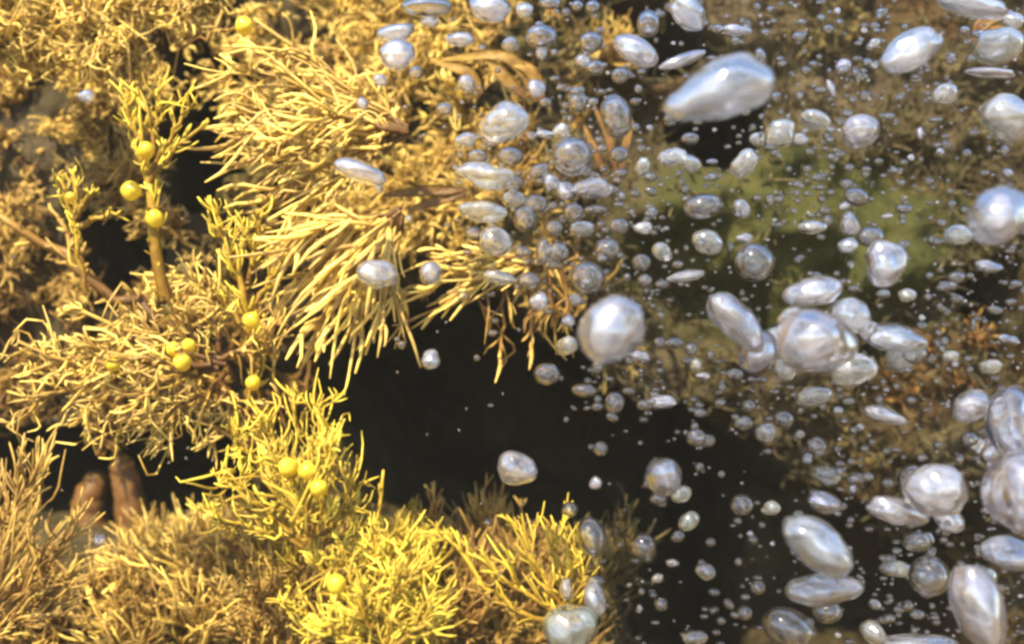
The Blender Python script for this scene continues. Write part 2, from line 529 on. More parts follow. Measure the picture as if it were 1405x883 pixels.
def frond_tubes(ctrl, n, blen, brad, ang=50, stem=0.0011, fork=0.45, curl=0.10, pull=(0, 0, 0), t0=0.08, grow=0.35, taper=0.45, tint=(0.35, 1.0), n_axis=10, flat=0.75, separate=None, sides=5, K=6):
    """a frond: an axis through ctrl with n branchlets round it, some of them forked"""
    T = Tubes()
    ax = catmull(ctrl, n_axis)
    ln = np.linalg.norm(ax[-1] - ax[0])
    ax[1:-1] += rng.normal(size=(n_axis - 2, 3)) * ln * 0.02
    T.add(ax[None], (stem * np.linspace(1, 0.5, n_axis))[None], 0.0, 0.6, rng.uniform(0.2, 0.7), sides=6)
    t = np.sort(rng.uniform(t0, 1.0, n))
    u = t * (n_axis - 1)
    i = np.minimum(u.astype(int), n_axis - 2)
    f = (u - i)[:, None]
    st = ax[i] * (1 - f) + ax[i + 1] * f
    tg = unit(ax[i + 1] - ax[i])
    rv = rng.normal(size=(n, 3))
    rv[:, 1] *= flat
    sd = unit(rv - tg * (rv * tg).sum(-1, keepdims=True))
    a = np.radians(ang * rng.uniform(0.35, 1.6, n))[:, None] * (1 - 0.45 * t[:, None])
    d = unit(tg * np.cos(a) + sd * np.sin(a))
    L = blen * rng.uniform(0.4, 1.3, n) * (1 - taper * t) * (grow + (1 - grow) * smooth01(t, 0, 0.35))
    R = brad * rng.uniform(0.7, 1.35, n)
    bend = np.asarray(pull)[None, :] + tg * 0.22 + rng.normal(size=(n, 3)) * 0.20
    pts, rad = strands(st, d, L, R, bend, curl, K=K)
    rnd = rng.uniform(0, 1, n)
    if separate is None:
        T.add(pts, rad, tint[0], tint[1], rnd, sides=sides)
    fk = rng.uniform(size=n) < fork
    if fk.any():
        for sgn in (1, -1):
            m = fk & (rng.uniform(size=n) < 0.8)
            if not m.any():
                continue
            k = rng.integers(2, 4)
            s0 = pts[m, k]
            d0 = unit(pts[m, k + 1] - pts[m, k])
            sp = unit(np.cross(d0, rng.normal(size=(m.sum(), 3))))
            d1 = unit(d0 + sp * sgn * 0.55)
            p2, r2 = strands(s0, d1, L[m] * rng.uniform(0.3, 0.55, m.sum()), R[m] * 0.85, d0 * 0.3, curl, K=K - 1)
            T.add(p2, r2, (tint[0] + tint[1]) / 2, tint[1], rnd[m], sides=sides)
    if separate is not None:
        separate.append((pts, rad, rnd, tint))
    return T


def make_bladder(pos, r, stalk_to, parent, origin):
    """a pear-shaped float on a short stalk"""
    pos = np.asarray(pos, float)
    ax = unit(pos - np.asarray(stalk_to))
    s1 = unit(np.cross(ax, [0.3, 0.9, 0.2])); s2 = np.cross(ax, s1)
    nr, ns = 12, 16
    th = np.linspace(0, np.pi, nr)
    V = []
    for k, a in enumerate(th):
        rr = r * math.sin(a) * (1.0 if a < 1.5 else 1.0 - 0.12 * (a - 1.5))
        h = r * 1.12 * math.cos(a) - (0.35 * r * max(0, (a - 2.5)) if a > 2.5 else 0)
        for j in range(ns):
            b = 2 * math.pi * j / ns
            V.append(pos + ax * h + (s1 * math.cos(b) + s2 * math.sin(b)) * max(rr, 1e-5))
    F = []
    for k in range(nr - 1):
        for j in range(ns):
            F.append((k * ns + j, (k + 1) * ns + j, (k + 1) * ns + (j + 1) % ns, k * ns + (j + 1) % ns))
    V = np.array(V)
    V += (V - pos) * (0.22 * perlin((V - pos) / r * 1.1 + rng.uniform(0, 50)))[:, None]
    b = mesh_object('bladder', V - origin, np.array(F), M_BLADDER, parent)
    T = Tubes()
    path = catmull([stalk_to, (np.asarray(stalk_to) + pos) / 2 + rng.normal(size=3) * r * 0.2, pos - ax * r * 0.9], 6)
    T.add(path[None], np.full((1, 6), r * 0.16), 0.3, 0.8, 0.5)
    s = T.build('bladder_stalk', M_LIME, b, origin)
    return b


def px3(path, d, dj=0.0):
    """pixel path -> points; entries may be (x, y) or (x, y, distance)"""
    return [P(p[0], p[1], (p[2] if len(p) > 2 else d) + rng.normal() * dj) for p in path]


def seaweed(label, fronds, d, mat, bladders=(), group=None, name='seaweed', pick=False, **dflt):
    """one plant drawn from pixel paths; every frond a part, every float a part"""
    base = px3([fronds[0]['path'][0]], d)[0]
    root = thing(name, base, label, 'seaweed', group)
    for fr in fronds:
        kw = dict(dflt); kw.update({k: v for k, v in fr.items() if k not in ('path', 'd', 'mat')})
        dd = fr.get('d', d)
        ctrl = px3(fr['path'], dd)
        kw['blen'] = kw['blen'] * dd / FPX
        kw['brad'] = kw['brad'] * dd / FPX
        kw['stem'] = kw.get('stem', 3.5) * dd / FPX
        sep = [] if pick else None
        kw['sides'] = 5 if pick else 4
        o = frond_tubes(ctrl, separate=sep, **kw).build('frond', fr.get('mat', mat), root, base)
        if pick:
            for pts, rad, rnd, tint in sep:
                for i in range(len(pts)):
                    T = Tubes()
                    org = pts[i, 0]
                    T.add(pts[i:i + 1] - org, rad[i:i + 1], tint[0], tint[1], rnd[i])
                    T.build('branchlet', fr.get('mat', mat), o, loc=org - base)
    for b in bladders:
        bx, by, r = b[:3]
        bd = b[3] if len(b) > 3 else d - 0.008
        pos = P(bx, by, bd)
        dx, dy = b[4] if len(b) > 4 else (rng.uniform(-8, 8), 14)
        make_bladder(pos, r * rng.uniform(0.85, 1.02) * bd / FPX, P(bx + dx * 1.6, by + dy * 1.6, bd + 0.012), root, base)
    return root


def bush(label, px, py, size, direc, mat, nf=7, nb=16, spread=0.9, blen=0.35, brad=2.2, group=None, d=None, ang=50, fork=0.5, curl=0.10, pull=(0, 0, -0.1), stem=3.0, out=0.55, name='seaweed', tint=(0.35, 1.0), taper=0.45):
    """a plant rooted on the rock behind (px,py); fronds of about size pixels, flowing along direc (image x, image y up)"""
    if d is None:
        x, _, z = P(px, py, RD)
        y = float(rock_y(np.array([x]), np.array([z]))[0])
        y = min(y, 0.66)
        base = P(px, py, y) + np.array([0, 0.004, 0])
    else:
        base = P(px, py, d)
    root = thing(name, base, label, 'seaweed', group)
    sz = size * MPP
    flow = unit(np.array([direc[0], 0, direc[1]]) + 1e-6) if (direc[0] or direc[1]) else np.zeros(3)
    for k in range(nf):
        r = rng.normal(size=3)
        r[1] *= 0.5
        dv = unit(flow * rng.uniform(0.6, 1.2) + np.array([0, -out, 0]) + unit(r) * spread * rng.uniform(0.4, 1.0))
        L = sz * rng.uniform(0.7, 1.15)
        mid = base + dv * L * 0.5 + rng.normal(size=3) * L * 0.08
        end = base + dv * L + np.asarray(pull) * L * 0.8 + rng.normal(size=3) * L * 0.08
        T = frond_tubes([base + rng.normal(size=3) * 0.002, mid, end], nb, blen * sz, brad * MPP, ang=ang, stem=stem * MPP, fork=fork, curl=curl, pull=pull, t0=0.12, n_axis=7, tint=tint, taper=taper, sides=4, K=5)
        T.build('frond', mat, root, base)
    return root

# --- plants one can tell apart, drawn from pixel paths
F = lambda *p, **k: dict(path=list(p), **k)

seaweed('pale golden seaweed fan of straight blunt branchlets hanging at the cavity lip', [
    F((550, 285), (490, 318), (408, 342)), F((548, 288), (480, 350), (402, 398)), F((548, 290), (490, 372), (432, 440)),
    F((550, 292), (505, 380), (492, 440)), F((546, 290), (470, 395), (412, 505), n=12, blen=40), F((552, 295), (533, 370), (526, 440)),
    F((548, 286), (500, 330), (440, 380), d=0.462), F((550, 290), (510, 350), (470, 420), d=0.458), F((548, 284), (470, 305), (420, 320), d=0.468)],
    0.475, M_GOLD, n=21, blen=80, brad=2.9, ang=25, stem=4, fork=0.25, curl=0.05, pull=(-0.1, 0, -0.22), tint=(0.45, 1.0), taper=0.3, pick=True)

seaweed('golden feathery frond slanting down along the top edge of the black cavity', [
    F((745, 362), (660, 388), (545, 448), n=22), F((740, 360), (650, 368), (565, 402)), F((738, 362), (690, 372), (610, 425)),
    F((735, 356), (660, 350), (590, 360))],
    0.48, M_GOLD, n=22, blen=60, brad=2.3, ang=30, stem=4, fork=0.2, curl=0.05, pull=(-0.2, 0, -0.2), tint=(0.4, 0.95), pick=True)

seaweed('thin brown drooping sprigs dangling into the black cavity', [
    F((690, 350), (690, 425), (686, 486), n=7), F((715, 352), (732, 425), (728, 470), n=6), F((750, 358), (758, 420), (757, 448), n=6),
    F((668, 352), (655, 395), (668, 440), n=7), F((765, 362), (778, 410), (772, 440), n=5)],
    0.485, M_BROWN, n=8, blen=46, brad=2.2, ang=42, stem=4, fork=0.3, curl=0.08, pull=(0, 0, -0.3), tint=(0.3, 0.9), pick=True)

seaweed('pale yellow seaweed fan sweeping sideways above the golden hanging fan', [
    F((560, 175), (450, 130), (330, 95)), F((560, 178), (430, 150), (312, 148)), F((560, 180), (440, 172), (322, 190)), F((560, 182), (450, 200), (340, 222)),
    F((555, 185), (470, 220), (372, 262)), F((550, 175), (470, 115), (400, 70)), F((550, 180), (460, 160), (380, 160), d=0.462), F((556, 185), (480, 235), (420, 282))],
    0.478, M_GOLD, n=27, blen=72, brad=2.2, ang=30, stem=4, fork=0.5, curl=0.12, pull=(-0.2, 0, -0.05), tint=(0.45, 1.0), taper=0.3, pick=True)

seaweed('upright yellow stalk bearing three floats beside a black gap', [
    F((228, 412), (212, 335), (207, 270), (196, 190), (186, 135), n=46, stem=9, blen=36), F((205, 240), (232, 190), (258, 150), n=16),
    F((200, 225), (178, 170), (172, 128), n=14), F((206, 250), (240, 205), (285, 165), n=14), F((210, 215), (214, 160), (222, 118), n=14)],
    0.466, M_LIME, [(200, 207, 13), (180, 262, 15, 0.455, (10, 4)), (212, 300, 12, 0.455)], n=14, blen=36, brad=1.8, ang=46, stem=4, fork=0.3, curl=0.10, pull=(0, 0, 0.25), t0=0.12)

seaweed('small yellow sprig on a bare stem standing against a black gap', [
    F((118, 402), (108, 345), (103, 292), n=9, blen=26), F((104, 300), (90, 275), (86, 240), n=10), F((104, 300), (118, 272), (128, 262), n=9), F((103, 295), (104, 260), (100, 238), n=9), F((105, 312), (135, 300), (165, 290), n=6)],
    0.468, M_LIME, [(97, 270, 7)], n=9, blen=24, brad=1.6, ang=50, stem=4.5, fork=0.4, curl=0.16, pull=(0, 0, 0.3))

seaweed('bushy yellow seaweed column with two floats between the gap and the hanging fan', [
    F((352, 575), (347, 480), (338, 390), (322, 300), n=44, stem=7, blen=40), F((338, 400), (310, 340), (296, 290), n=18), F((340, 390), (352, 330), (360, 290), n=18), F((342, 430), (375, 380), (395, 350), n=14), F((345, 460), (310, 420), (285, 400), n=14)],
    0.474, M_LIME, [(345, 440, 13, 0.455), (347, 525, 11, 0.46)], n=24, blen=38, brad=1.8, ang=48, stem=4.5, fork=0.4, curl=0.10, pull=(0, 0, 0.2))

seaweed('wide spreading golden seaweed with a cluster of three round floats', [
    F((310, 500), (250, 490), (140, 500), (25, 468)), F((305, 492), (200, 458), (95, 425)), F((300, 502), (180, 532), (95, 585)), F((290, 500), (120, 520), (10, 585)),
    F((285, 502), (244, 560), (215, 606)), F((300, 520), (325, 560), (290, 600)), F((275, 482), (250, 425), (228, 392)), F((300, 482), (292, 415), (272, 388)), F((290, 500), (190, 490), (110, 470), d=0.452),
    F((300, 505), (230, 520), (170, 560), d=0.455), F((305, 492), (350, 470), (380, 440)), F((295, 495), (160, 475), (40, 510)), F((310, 510), (270, 550), (160, 592))],
    0.470, M_GOLD, [(238, 479, 12, 0.447), (259, 474, 11, 0.452), (250, 497, 13, 0.445), (155, 500, 11, 0.452)], n=30, blen=56, brad=1.75, ang=44, stem=4.5, fork=0.65, curl=0.18, pull=(-0.1, 0, -0.1), tint=(0.3, 0.95))

seaweed('gnarled bare brown branch rising out of the wide golden seaweed', [
    F((215, 440), (135, 388), (60, 335), (-20, 300), n=22, stem=9), F((135, 390), (110, 360), (80, 300), n=12, stem=5)],
    0.515, M_BROWN, n=8, blen=36, brad=2.4, ang=60, fork=0.3, curl=0.1)

seaweed('single long thin strand standing at the edge of the cavity', [F((398, 600), (380, 540), (377, 500), (392, 452), n=4, blen=22, brad=2)], 0.47, M_GOLD, stem=3.2, ang=30, fork=0.0)

seaweed('bright yellow bush with spiky tips and three floats below the cavity', [
    F((420, 745), (350, 690), (300, 655)), F((420, 745), (360, 650), (322, 600)), F((420, 745), (380, 630), (358, 565)), F((420, 745), (405, 620), (402, 545)),
    F((420, 745), (440, 630), (440, 552)), F((425, 745), (452, 655), (458, 600)), F((430, 745), (472, 700), (482, 660)), F((435, 750), (510, 715), (526, 645), n=8, blen=20), F((420, 745), (400, 660), (370, 620), d=0.44), F((420, 745), (435, 660), (455, 620), d=0.44), F((415, 750), (340, 720), (280, 700)), F((425, 750), (420, 690), (425, 640), d=0.435)],
    0.456, M_LIME, [(395, 641, 15, 0.428), (421, 646, 14, 0.426), (438, 669, 14, 0.424)], n=36, blen=46, brad=1.6, ang=40, stem=4, fork=0.55, curl=0.15, pull=(0, 0, 0.3), tint=(0.3, 1.0))

seaweed('dense lemon yellow seaweed mound with a big float on the lower ledge', [
    F((520, 900), (470, 820), (430, 760)), F((520, 900), (490, 820), (470, 745)), F((520, 900), (520, 810), (515, 735)), F((525, 900), (550, 820), (558, 745)), F((530, 900), (575, 830), (588, 765)), F((520, 905), (450, 860), (400, 830)),
    F((530, 905), (580, 860), (605, 820)), F((520, 905), (500, 840), (480, 790), d=0.425), F((525, 905), (540, 840), (550, 780), d=0.425), F((520, 905), (470, 870), (440, 850), d=0.42), F((525, 905), (560, 870), (585, 850), d=0.42)],
    0.442, M_LIME, [(462, 801, 16, 0.405)], n=34, blen=48, brad=1.8, ang=42, stem=4, fork=0.6, curl=0.17, pull=(0, 0, 0.2), tint=(0.3, 1.0))

seaweed('brown and yellow seaweed bush leaning up beside the orange stubs', [
    F((-30, 880), (10, 760), (20, 655)), F((-30, 880), (30, 770), (55, 640)), F((-30, 880), (40, 800), (95, 735)), F((-30, 880), (-10, 760), (-25, 660)), F((-30, 880), (50, 830), (85, 795)), F((-30, 885), (30, 850), (70, 842)), F((-20, 880), (20, 720), (45, 660), d=0.43)],
    0.45, M_BROWN, n=32, blen=66, brad=1.8, ang=24, stem=4, fork=0.4, curl=0.06, pull=(0.05, 0, 0.2), tint=(0.2, 1.0), taper=0.35)

seaweed('tall thin yellow sprigs rising at the dark end of the lower ledge', [
    F((775, 860), (770, 800), (757, 722)), F((775, 860), (785, 790), (774, 735)), F((775, 860), (798, 810), (788, 750)), F((770, 840), (740, 780), (716, 730)), F((770, 860), (690, 820), (610, 735)), F((770, 860), (720, 810), (650, 760))],
    0.46, M_LIME, n=20, blen=50, brad=1.9, ang=24, stem=4.5, fork=0.4, curl=0.06, pull=(0, 0, 0.25), tint=(0.15, 0.75))

seaweed('lone yellow float on a thin curved stalk above the upper weed mat', [
    F((250, 62, 0.50), (285, 48, 0.48), (322, 38, 0.455), n=2, blen=14)], 0.47, M_BROWN, [(335, 36, 14, 0.45, (-12, 4))], stem=2.5, brad=1.5, ang=40, fork=0)

# --- broad blades among the upper weed
def blade(T_parent, path, width, d, mat, base):
    c = np.array(px3(path, d))
    ax = catmull(c, 12)
    w = width * d / FPX * np.sin(np.linspace(0.25, math.pi * 0.97, 12)) ** 0.7
    tg = unit(np.gradient(ax, axis=0))
    sd = unit(np.cross(tg, [0.1, -1, 0.15]))
    nr = np.cross(sd, tg)
    V, A = [], []
    for k in range(12):
        for layer in (1, -1):
            for j in range(5):
                u = (j - 2) / 2
                V.append(ax[k] + sd[k] * w[k] * u + nr[k] * (0.25 * w[k] * (u * u) + layer * 0.0004 * (1 - u * u * 0.8) + 0.12 * w[k] * math.sin(k * 1.3 + u * 2)))
                A.append((0.05 + 0.035 * k, 0.5, 0))
    Fc = []
    for k in range(11):
        for layer in (0, 1):
            for j in range(4):
                a = k * 10 + layer * 5 + j
                q = (a, a + 1, a + 11, a + 10)
                Fc.append(q if layer else q[::-1])
        for j in (0, 4):
            a = k * 10 + j
            Fc.append((a, a + 5, a + 15, a + 10))
    return mesh_object('blade', np.array(V) - base, np.array(Fc), mat, T_parent, np.array(A))


def bladed(label, paths, width, d, mat):
    base = px3([paths[0][0]], d)[0]
    r = thing('bladed_seaweed', base, label, 'seaweed')
    for p in paths:
        blade(r, p, width, d, mat, base)


bladed('broad translucent yellow blades among bubbles on the upper rock', [[(735, 140), (715, 95), (680, 76), (600, 84)], [(745, 140), (728, 98), (690, 82)], [(660, 130), (640, 100), (590, 82)], [(722, 135), (690, 105), (668, 78)]], 9, 0.505, M_GOLD)
bladed('orange brown blade lying under the pale sideways fan', [[(640, 262), (585, 262), (525, 268)], [(640, 266), (600, 275), (560, 290)]], 8, 0.50, M_BROWN)
bladed('upright rusty orange blades beside the clear oval bubble', [[(845, 240), (835, 190), (812, 140)], [(850, 240), (858, 200), (868, 165)], [(830, 240), (815, 205), (800, 170)]], 5, 0.52, M_BROWN)
bladed('small orange blades on the brown rock by the frame edge of the froth', [[(1335, 60), (1350, 30), (1385, 15)], [(1335, 60), (1365, 45), (1400, 50)]], 9, 0.54, M_BROWN)

# --- orange stubs
def stub(path, r0, d, label):
    c = np.array(px3(path, d))
    base = c[0]
    ax = catmull(c, 16)
    r = thing('tubular_sponge', base, label, 'sponge', 'orange stubs in the gap')
    T = Tubes()
    prof = np.interp(np.linspace(0, 1, 16), [0, 0.2, 0.5, 0.75, 0.95, 1], [1.35, 1.2, 1.0, 0.9, 0.75, 0.5])
    prof = prof * (1 + 0.05 * np.sin(np.arange(16) * 0.9 + r0))
    T.add(ax[None], (r0 * d / FPX * prof)[None], 0.3, 0.7, 0.4, sides=14)
    V = T.v[0]
    T.v[0] = V + (V - ax[np.minimum(np.arange(len(V)) // 14, 15)]) * (0.35 * fbm(V * 300, 3) + 0.12 * perlin(V * 110))[:, None]
    T.build('body', M_ORANGE, r, base)
    R = Tubes()
    tip = ax[-1]; up = unit(ax[-1] - ax[-2])
    s1 = unit(np.cross(up, [0, 1, 0.1])); s2 = np.cross(up, s1)
    a = np.linspace(0, 2 * math.pi, 13)
    ring = tip + (s1 * np.cos(a)[:, None] + s2 * np.sin(a)[:, None]) * r0 * 0.45 * d / FPX
    R.add(ring[None], np.full((1, 13), r0 * 0.16 * d / FPX), 0.7, 0.9, 0.6)
    R.build('rim', M_ORANGE, r, base)


stub([(126, 745), (122, 700), (134, 652)], 24, 0.60, 'short orange brown tubular stub in the dark gap, lower of the pair')
stub([(186, 740), (178, 685), (166, 628)], 20, 0.59, 'taller orange brown tubular stub in the dark gap')

LANDMARKS = [(335, 36, 'near the lone float'), (197, 240, 'beside the upright stalk with three floats'), (103, 280, 'around the small sprig on a bare stem'),
             (60, 340, 'above the gnarled bare branch'), (40, 60, 'on the sunlit outer rock'), (250, 485, 'behind the cluster of three floats'), (155, 500, 'behind the single float of the wide seaweed'),
             (345, 440, 'behind the yellow column with two floats'), (40, 480, 'at the outer tips of the wide seaweed'), (420, 150, 'under the pale sideways fan'), (470, 20, 'above the pale sideways fan'), (480, 330, 'behind the hanging golden fan'),
             (665, 95, 'around the broad yellow blades'), (590, 265, 'around the orange brown blade'), (690, 200, 'under the large hazy bubble'), (680, 300, 'under the pale green bubbles'), (640, 360, 'at the lip of the cavity'), (560, 60, 'under the flat white bubble'),
             (400, 740, 'at the foot of the bright yellow bush'), (462, 801, 'around the big float on the ledge'), (150, 770, 'in front of the orange stubs'), (20, 850, 'at the foot of the leaning bush'),
             (290, 830, 'between the orange stubs and the yellow bush'), (560, 830, 'between the big float and the ledge end'), (640, 830, 'at the root of the tall thin sprigs'), (720, 850, 'below the tall thin sprigs'), (815, 840, 'under the upright white bubble'), (780, 880, 'around the pale blurry bubble'),
             (880, 120, 'near the wedge bubble'), (1060, 60, 'near the wedge bubble'), (1200, 60, 'near the slanting oval bubble'), (1350, 190, 'near the blurry grey bubble'), (1330, 270, 'near the round lavender bubble'), (1380, 450, 'in the dark rock hollow'), (860, 480, 'below the hazy blue bubble'), (980, 535, 'above the cavity roof')]


def near(px, py):
    return min(LANDMARKS, key=lambda q: (q[0] - px) ** 2 + (q[1] - py) ** 2)[2]


# --- weed mats on the rock: one plant after another, by zone
SKIP = [CAVES[k][0] for k in (0, 1, 2, 3, 4)] + [[(84, 765), (150, 770), (140, 880), (70, 880)], [(-40, 590), (400, 590), (380, 700), (-40, 730)]]


def in_skip(px, py, margin=4):
    for poly in SKIP:
        if poly_sd(np.array([px]), np.array([py]), poly)[0] < margin:
            return True
    return False


def mat_zone(x0, x1, y0, y1, step, fn):
    yy = y0
    row = 0
    while yy <= y1:
        xx = x0 + (step / 2 if row % 2 else 0)
        while xx <= x1:
            px = xx + rng.uniform(-0.32, 0.32) * step
            py = yy + rng.uniform(-0.32, 0.32) * step
            if not in_skip(px, py, 16 if px < 400 and py < 420 else 4):
                fn(px, py)
            xx += step
        yy += step * 0.82
        row += 1


def up_left(px, py):
    m = M_GOLD if rng.uniform() < (0.4 if (px < 330 and py > 95) else 0.8) else M_BROWN
    bush('curly %s seaweed clump %s' % ('golden' if m is M_GOLD else 'brown', near(px, py)), px, py, rng.uniform(62, 98), (rng.normal() * 0.5 - 0.2, rng.normal() * 0.5 - 0.1), m,
         nf=6, nb=20, blen=0.45, brad=rng.uniform(1.4, 2.2), fork=0.6, curl=0.15, spread=0.75, group='curly clumps on the upper rock')


def up_mid(px, py):
    m = (M_GOLD, M_BROWN, M_GOLD)[rng.integers(3)] if px < 660 else (M_BROWN if rng.uniform() < 0.5 else M_DULL)
    bush('%s seaweed clump %s' % ('straw coloured' if m is M_GOLD else 'brown' if m is M_BROWN else 'dull olive', near(px, py)), px, py, rng.uniform(75, 110), (-0.7 + rng.normal() * 0.4, rng.normal() * 0.4), m,
         nf=7, nb=18, blen=0.5, brad=rng.uniform(1.4, 2.2), fork=0.5, curl=0.14, ang=40, group='straw coloured clumps under the bubbles')


def mid_left(px, py):
    bush('brown seaweed tangle %s' % near(px, py), px, py, rng.uniform(60, 90), (rng.normal() * 0.6, rng.normal() * 0.4 + 0.2), M_BROWN,
         nf=7, nb=18, blen=0.5, brad=1.7, fork=0.6, curl=0.22, group='brown tangles behind the wide seaweed', tint=(0.0, 0.65))


def low_mass(px, py):
    m = M_LIME if (px > 420 and rng.uniform() < 0.85) else (M_GOLD if rng.uniform() < 0.4 else M_BROWN)
    bush('dense fine-threaded %s tuft %s' % ('yellow green' if m is M_LIME else 'golden' if m is M_GOLD else 'brown', near(px, py)), px, py, rng.uniform(90, 135) * (0.66 if px < 330 and py < 850 else 0.72 if px > 440 and py < 860 else 1.0), (rng.normal() * 0.4, 1.0), m,
         nf=8, nb=18, blen=0.6, brad=rng.uniform(1.3, 2.1), fork=0.5, curl=0.09, ang=24, spread=0.6, out=0.55, pull=(0, 0, 0.12), group='fine tufts on the lower ledge', tint=(0.1, 1.0), taper=0.25)


def low_right(px, py):
    bush('thin %s seaweed tuft %s' % ('reddish brown' if px < 760 else 'dull olive', near(px, py)), px, py, rng.uniform(58, 88), (rng.normal() * 0.35 + 0.1, 1.0), M_BROWN if px < 760 else M_DULL,
         nf=9, nb=16, blen=0.6, brad=rng.uniform(1.2, 1.7), fork=0.35, curl=0.07, ang=24, spread=0.6, out=0.35, pull=(0, 0, 0.12), group='brown tufts at the ledge end', tint=(0.1, 0.85), taper=0.3)


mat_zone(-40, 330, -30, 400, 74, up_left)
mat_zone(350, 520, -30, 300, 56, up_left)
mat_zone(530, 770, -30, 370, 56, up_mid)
for (x, y) in [(15, 15), (60, 30), (105, 10), (15, 75), (70, 80), (-20, 45), (120, 60), (160, 20), (215, 8), (265, 14), (310, 6), (190, 55)]:
    bush('sunlit tangled golden seaweed clump at the outer corner of the upper rock', x, y, rng.uniform(60, 85), (rng.normal() * 0.4, rng.normal() * 0.3), M_GOLD, nf=9, nb=20, blen=0.5, brad=1.8, fork=0.7, curl=0.28, d=0.525, group='sunlit clumps at the rock corner')


def fringe(px, py):
    if rng.uniform() < 0.55 - (px - 760) / 250:
        up_mid(px, py)


mat_zone(775, 900, -30, 400, 58, fringe)
mat_zone(-40, 370, 420, 575, 76, mid_left)
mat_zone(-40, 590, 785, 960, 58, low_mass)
def ledge_lip(px, py):
    bush('short tuft on the ledge lip %s' % near(px, py), px, py, rng.uniform(38, 58), (rng.normal() * 0.4, 1.0), M_BROWN if rng.uniform() < 0.6 else M_LIME, nf=8, nb=14, blen=0.6, brad=1.4, fork=0.35, curl=0.12, ang=28, spread=0.7, out=0.4, pull=(0, 0, 0.1), group='short tufts on the ledge lip', tint=(0.05, 0.7))


for x in range(505, 790, 34):
    for y in (778, 806):
        ledge_lip(x + rng.uniform(-10, 10), y + rng.uniform(-8, 8))
mat_zone(610, 850, 795, 960, 54, low_right)

for (x, y, s) in [(1275, 500, 70), (1320, 470, 60), (1240, 540, 60), (1330, 530, 60)]:
    bush('ginger brown seaweed tuft on the rock beyond the big bubble cluster', x, y, s, (rng.normal() * 0.5, 0.3), M_BROWN, nf=6, nb=12, brad=1.9, group='ginger tufts behind the cluster', tint=(-0.15, 0.3))
for (x, y, s) in [(1190, 665, 75), (1230, 640, 70), (1165, 620, 55), (1215, 740, 70), (1300, 760, 70)]:
    bush('olive brown seaweed tuft among the large bubbles at the cavity side', x, y, s, (rng.normal() * 0.5, 0.4), M_DULL, nf=6, nb=12, brad=2.0, group='olive tufts among the large bubbles', tint=(0.2, 1.0))
for (x, y, s) in [(1120, 40, 60), (1200, 95, 60), (1280, 110, 60), (1340, 180, 60), (880, 120, 55), (1180, 20, 60), (1370, 440, 60), (1060, 60, 50), (1310, 250, 60), (850, 480, 60), (930, 520, 55), (1000, 545, 50)]:
    bush('sparse dull brown seaweed tuft ' + near(x, y), x, y, s, (rng.normal() * 0.6, rng.normal() * 0.5), M_DULL, nf=5, nb=11, brad=1.9, group='dull tufts on the bare rock')


def turf():
    n = 9000
    px = rng.uniform(740, 1440, n); py = rng.uniform(-30, 920, n)
    x = (px - 702.5) * RD / FPX; z = (441.5 - py) * RD / FPX
    y = rock_y(x, z)
    film = ((px - 1075) / 240) ** 2 + ((py - 315) / 110) ** 2 < 1
    keep = (y < 0.64) & ~(film & (rng.uniform(size=n) < 0.85))
    dens = fbm(np.stack([x * 25, y * 0, z * 25], -1), 2) > -0.25
    keep &= dens
    st = np.stack([x, y, z], -1)[keep]
    M = len(st)
    d = unit(np.array([0, -0.7, 0.25]) + rng.normal(size=(M, 3)) * 0.55)
    pts, rad = strands(st + np.array([0, 0.001, 0]), d, rng.uniform(0.004, 0.011, M), rng.uniform(0.0003, 0.0007, M), rng.normal(size=(M, 3)) * 0.3, 0.1, K=4)
    T = Tubes()
    T.add(pts, rad, 0.1, 0.9, rng.uniform(0, 1, M), sides=4)
    tag(T.build('algal_turf', M_TURF), 'short brown algal turf furring the bare rock', 'algae', kind='stuff')


turf()

# ------------------------------------------------------------------ air bubbles
import bmesh


def ico(sub):
    bm = bmesh.new()
    bmesh.ops.create_icosphere(bm, subdivisions=sub, radius=1.0)
    v = np.array([q.co[:] for q in bm.verts])
    f = np.array([[q.index for q in t.verts] for t in bm.faces])
    bm.free()
    return v, f


ICO4, ICO3 = ico(5), ico(4)


def bubble_mesh(seed, lump, src, mat, taper=0.0):
    v, f = src
    off = np.random.default_rng(seed).uniform(0, 90, 3)
    n = perlin(v * 0.9 + off) * 0.75 + perlin(v * 1.9 + off * 1.3) * 0.35
    rg = np.random.default_rng(seed + 5)
    rad = np.zeros(len(v))
    acc = np.zeros(len(v))
    big = len(v) > 2000
    lobes = (rg.integers(3, 6) if big else rg.integers(2, 5)) if lump > 0.3 else 1
    for q in range(lobes):
        r = rg.uniform(0.5 if big else 0.55, 0.76) if lobes > 1 else 0.97
        c = unit(rg.normal(size=3)) * (1 - r) * 0.95 if lobes > 1 else np.zeros(3)
        b = v @ c
        hit = b + np.sqrt(np.maximum(b * b - c @ c + r * r, 0))
        acc += np.exp(7 * hit)
    rad = np.log(acc) / 7
    dent = perlin(v * 1.7 + off * 0.7) * 0.6
    w = v * (rad * (1 + lump * 0.6 * n + lump * 0.22 * dent))[:, None]
    w /= np.abs(w).max(0) * 0.97
    w[:, 2] *= 1 - taper * 0.5 * v[:, 0]
    w[:, 1] *= 1 - taper * 0.5 * v[:, 0]
    me = mesh_object('bubble_shape', w, f, mat)
    data = me.data
    bpy.data.objects.remove(me)
    return data


MATS = {'m': M_MILK, 'c': M_CLEAR, 'g': M_GREY}
LUMP = {'m': 0.42, 'c': 0.16, 'g': 0.38}
SMALL = {k: [bubble_mesh(100 + i * 7 + ord(k), LUMP[k] * 1.0, ICO3, MATS[k]) for i in range(7)] for k in 'mcg'}
KIND_WORD = {'m': 'milky white', 'c': 'clear glassy', 'g': 'cloudy grey'}


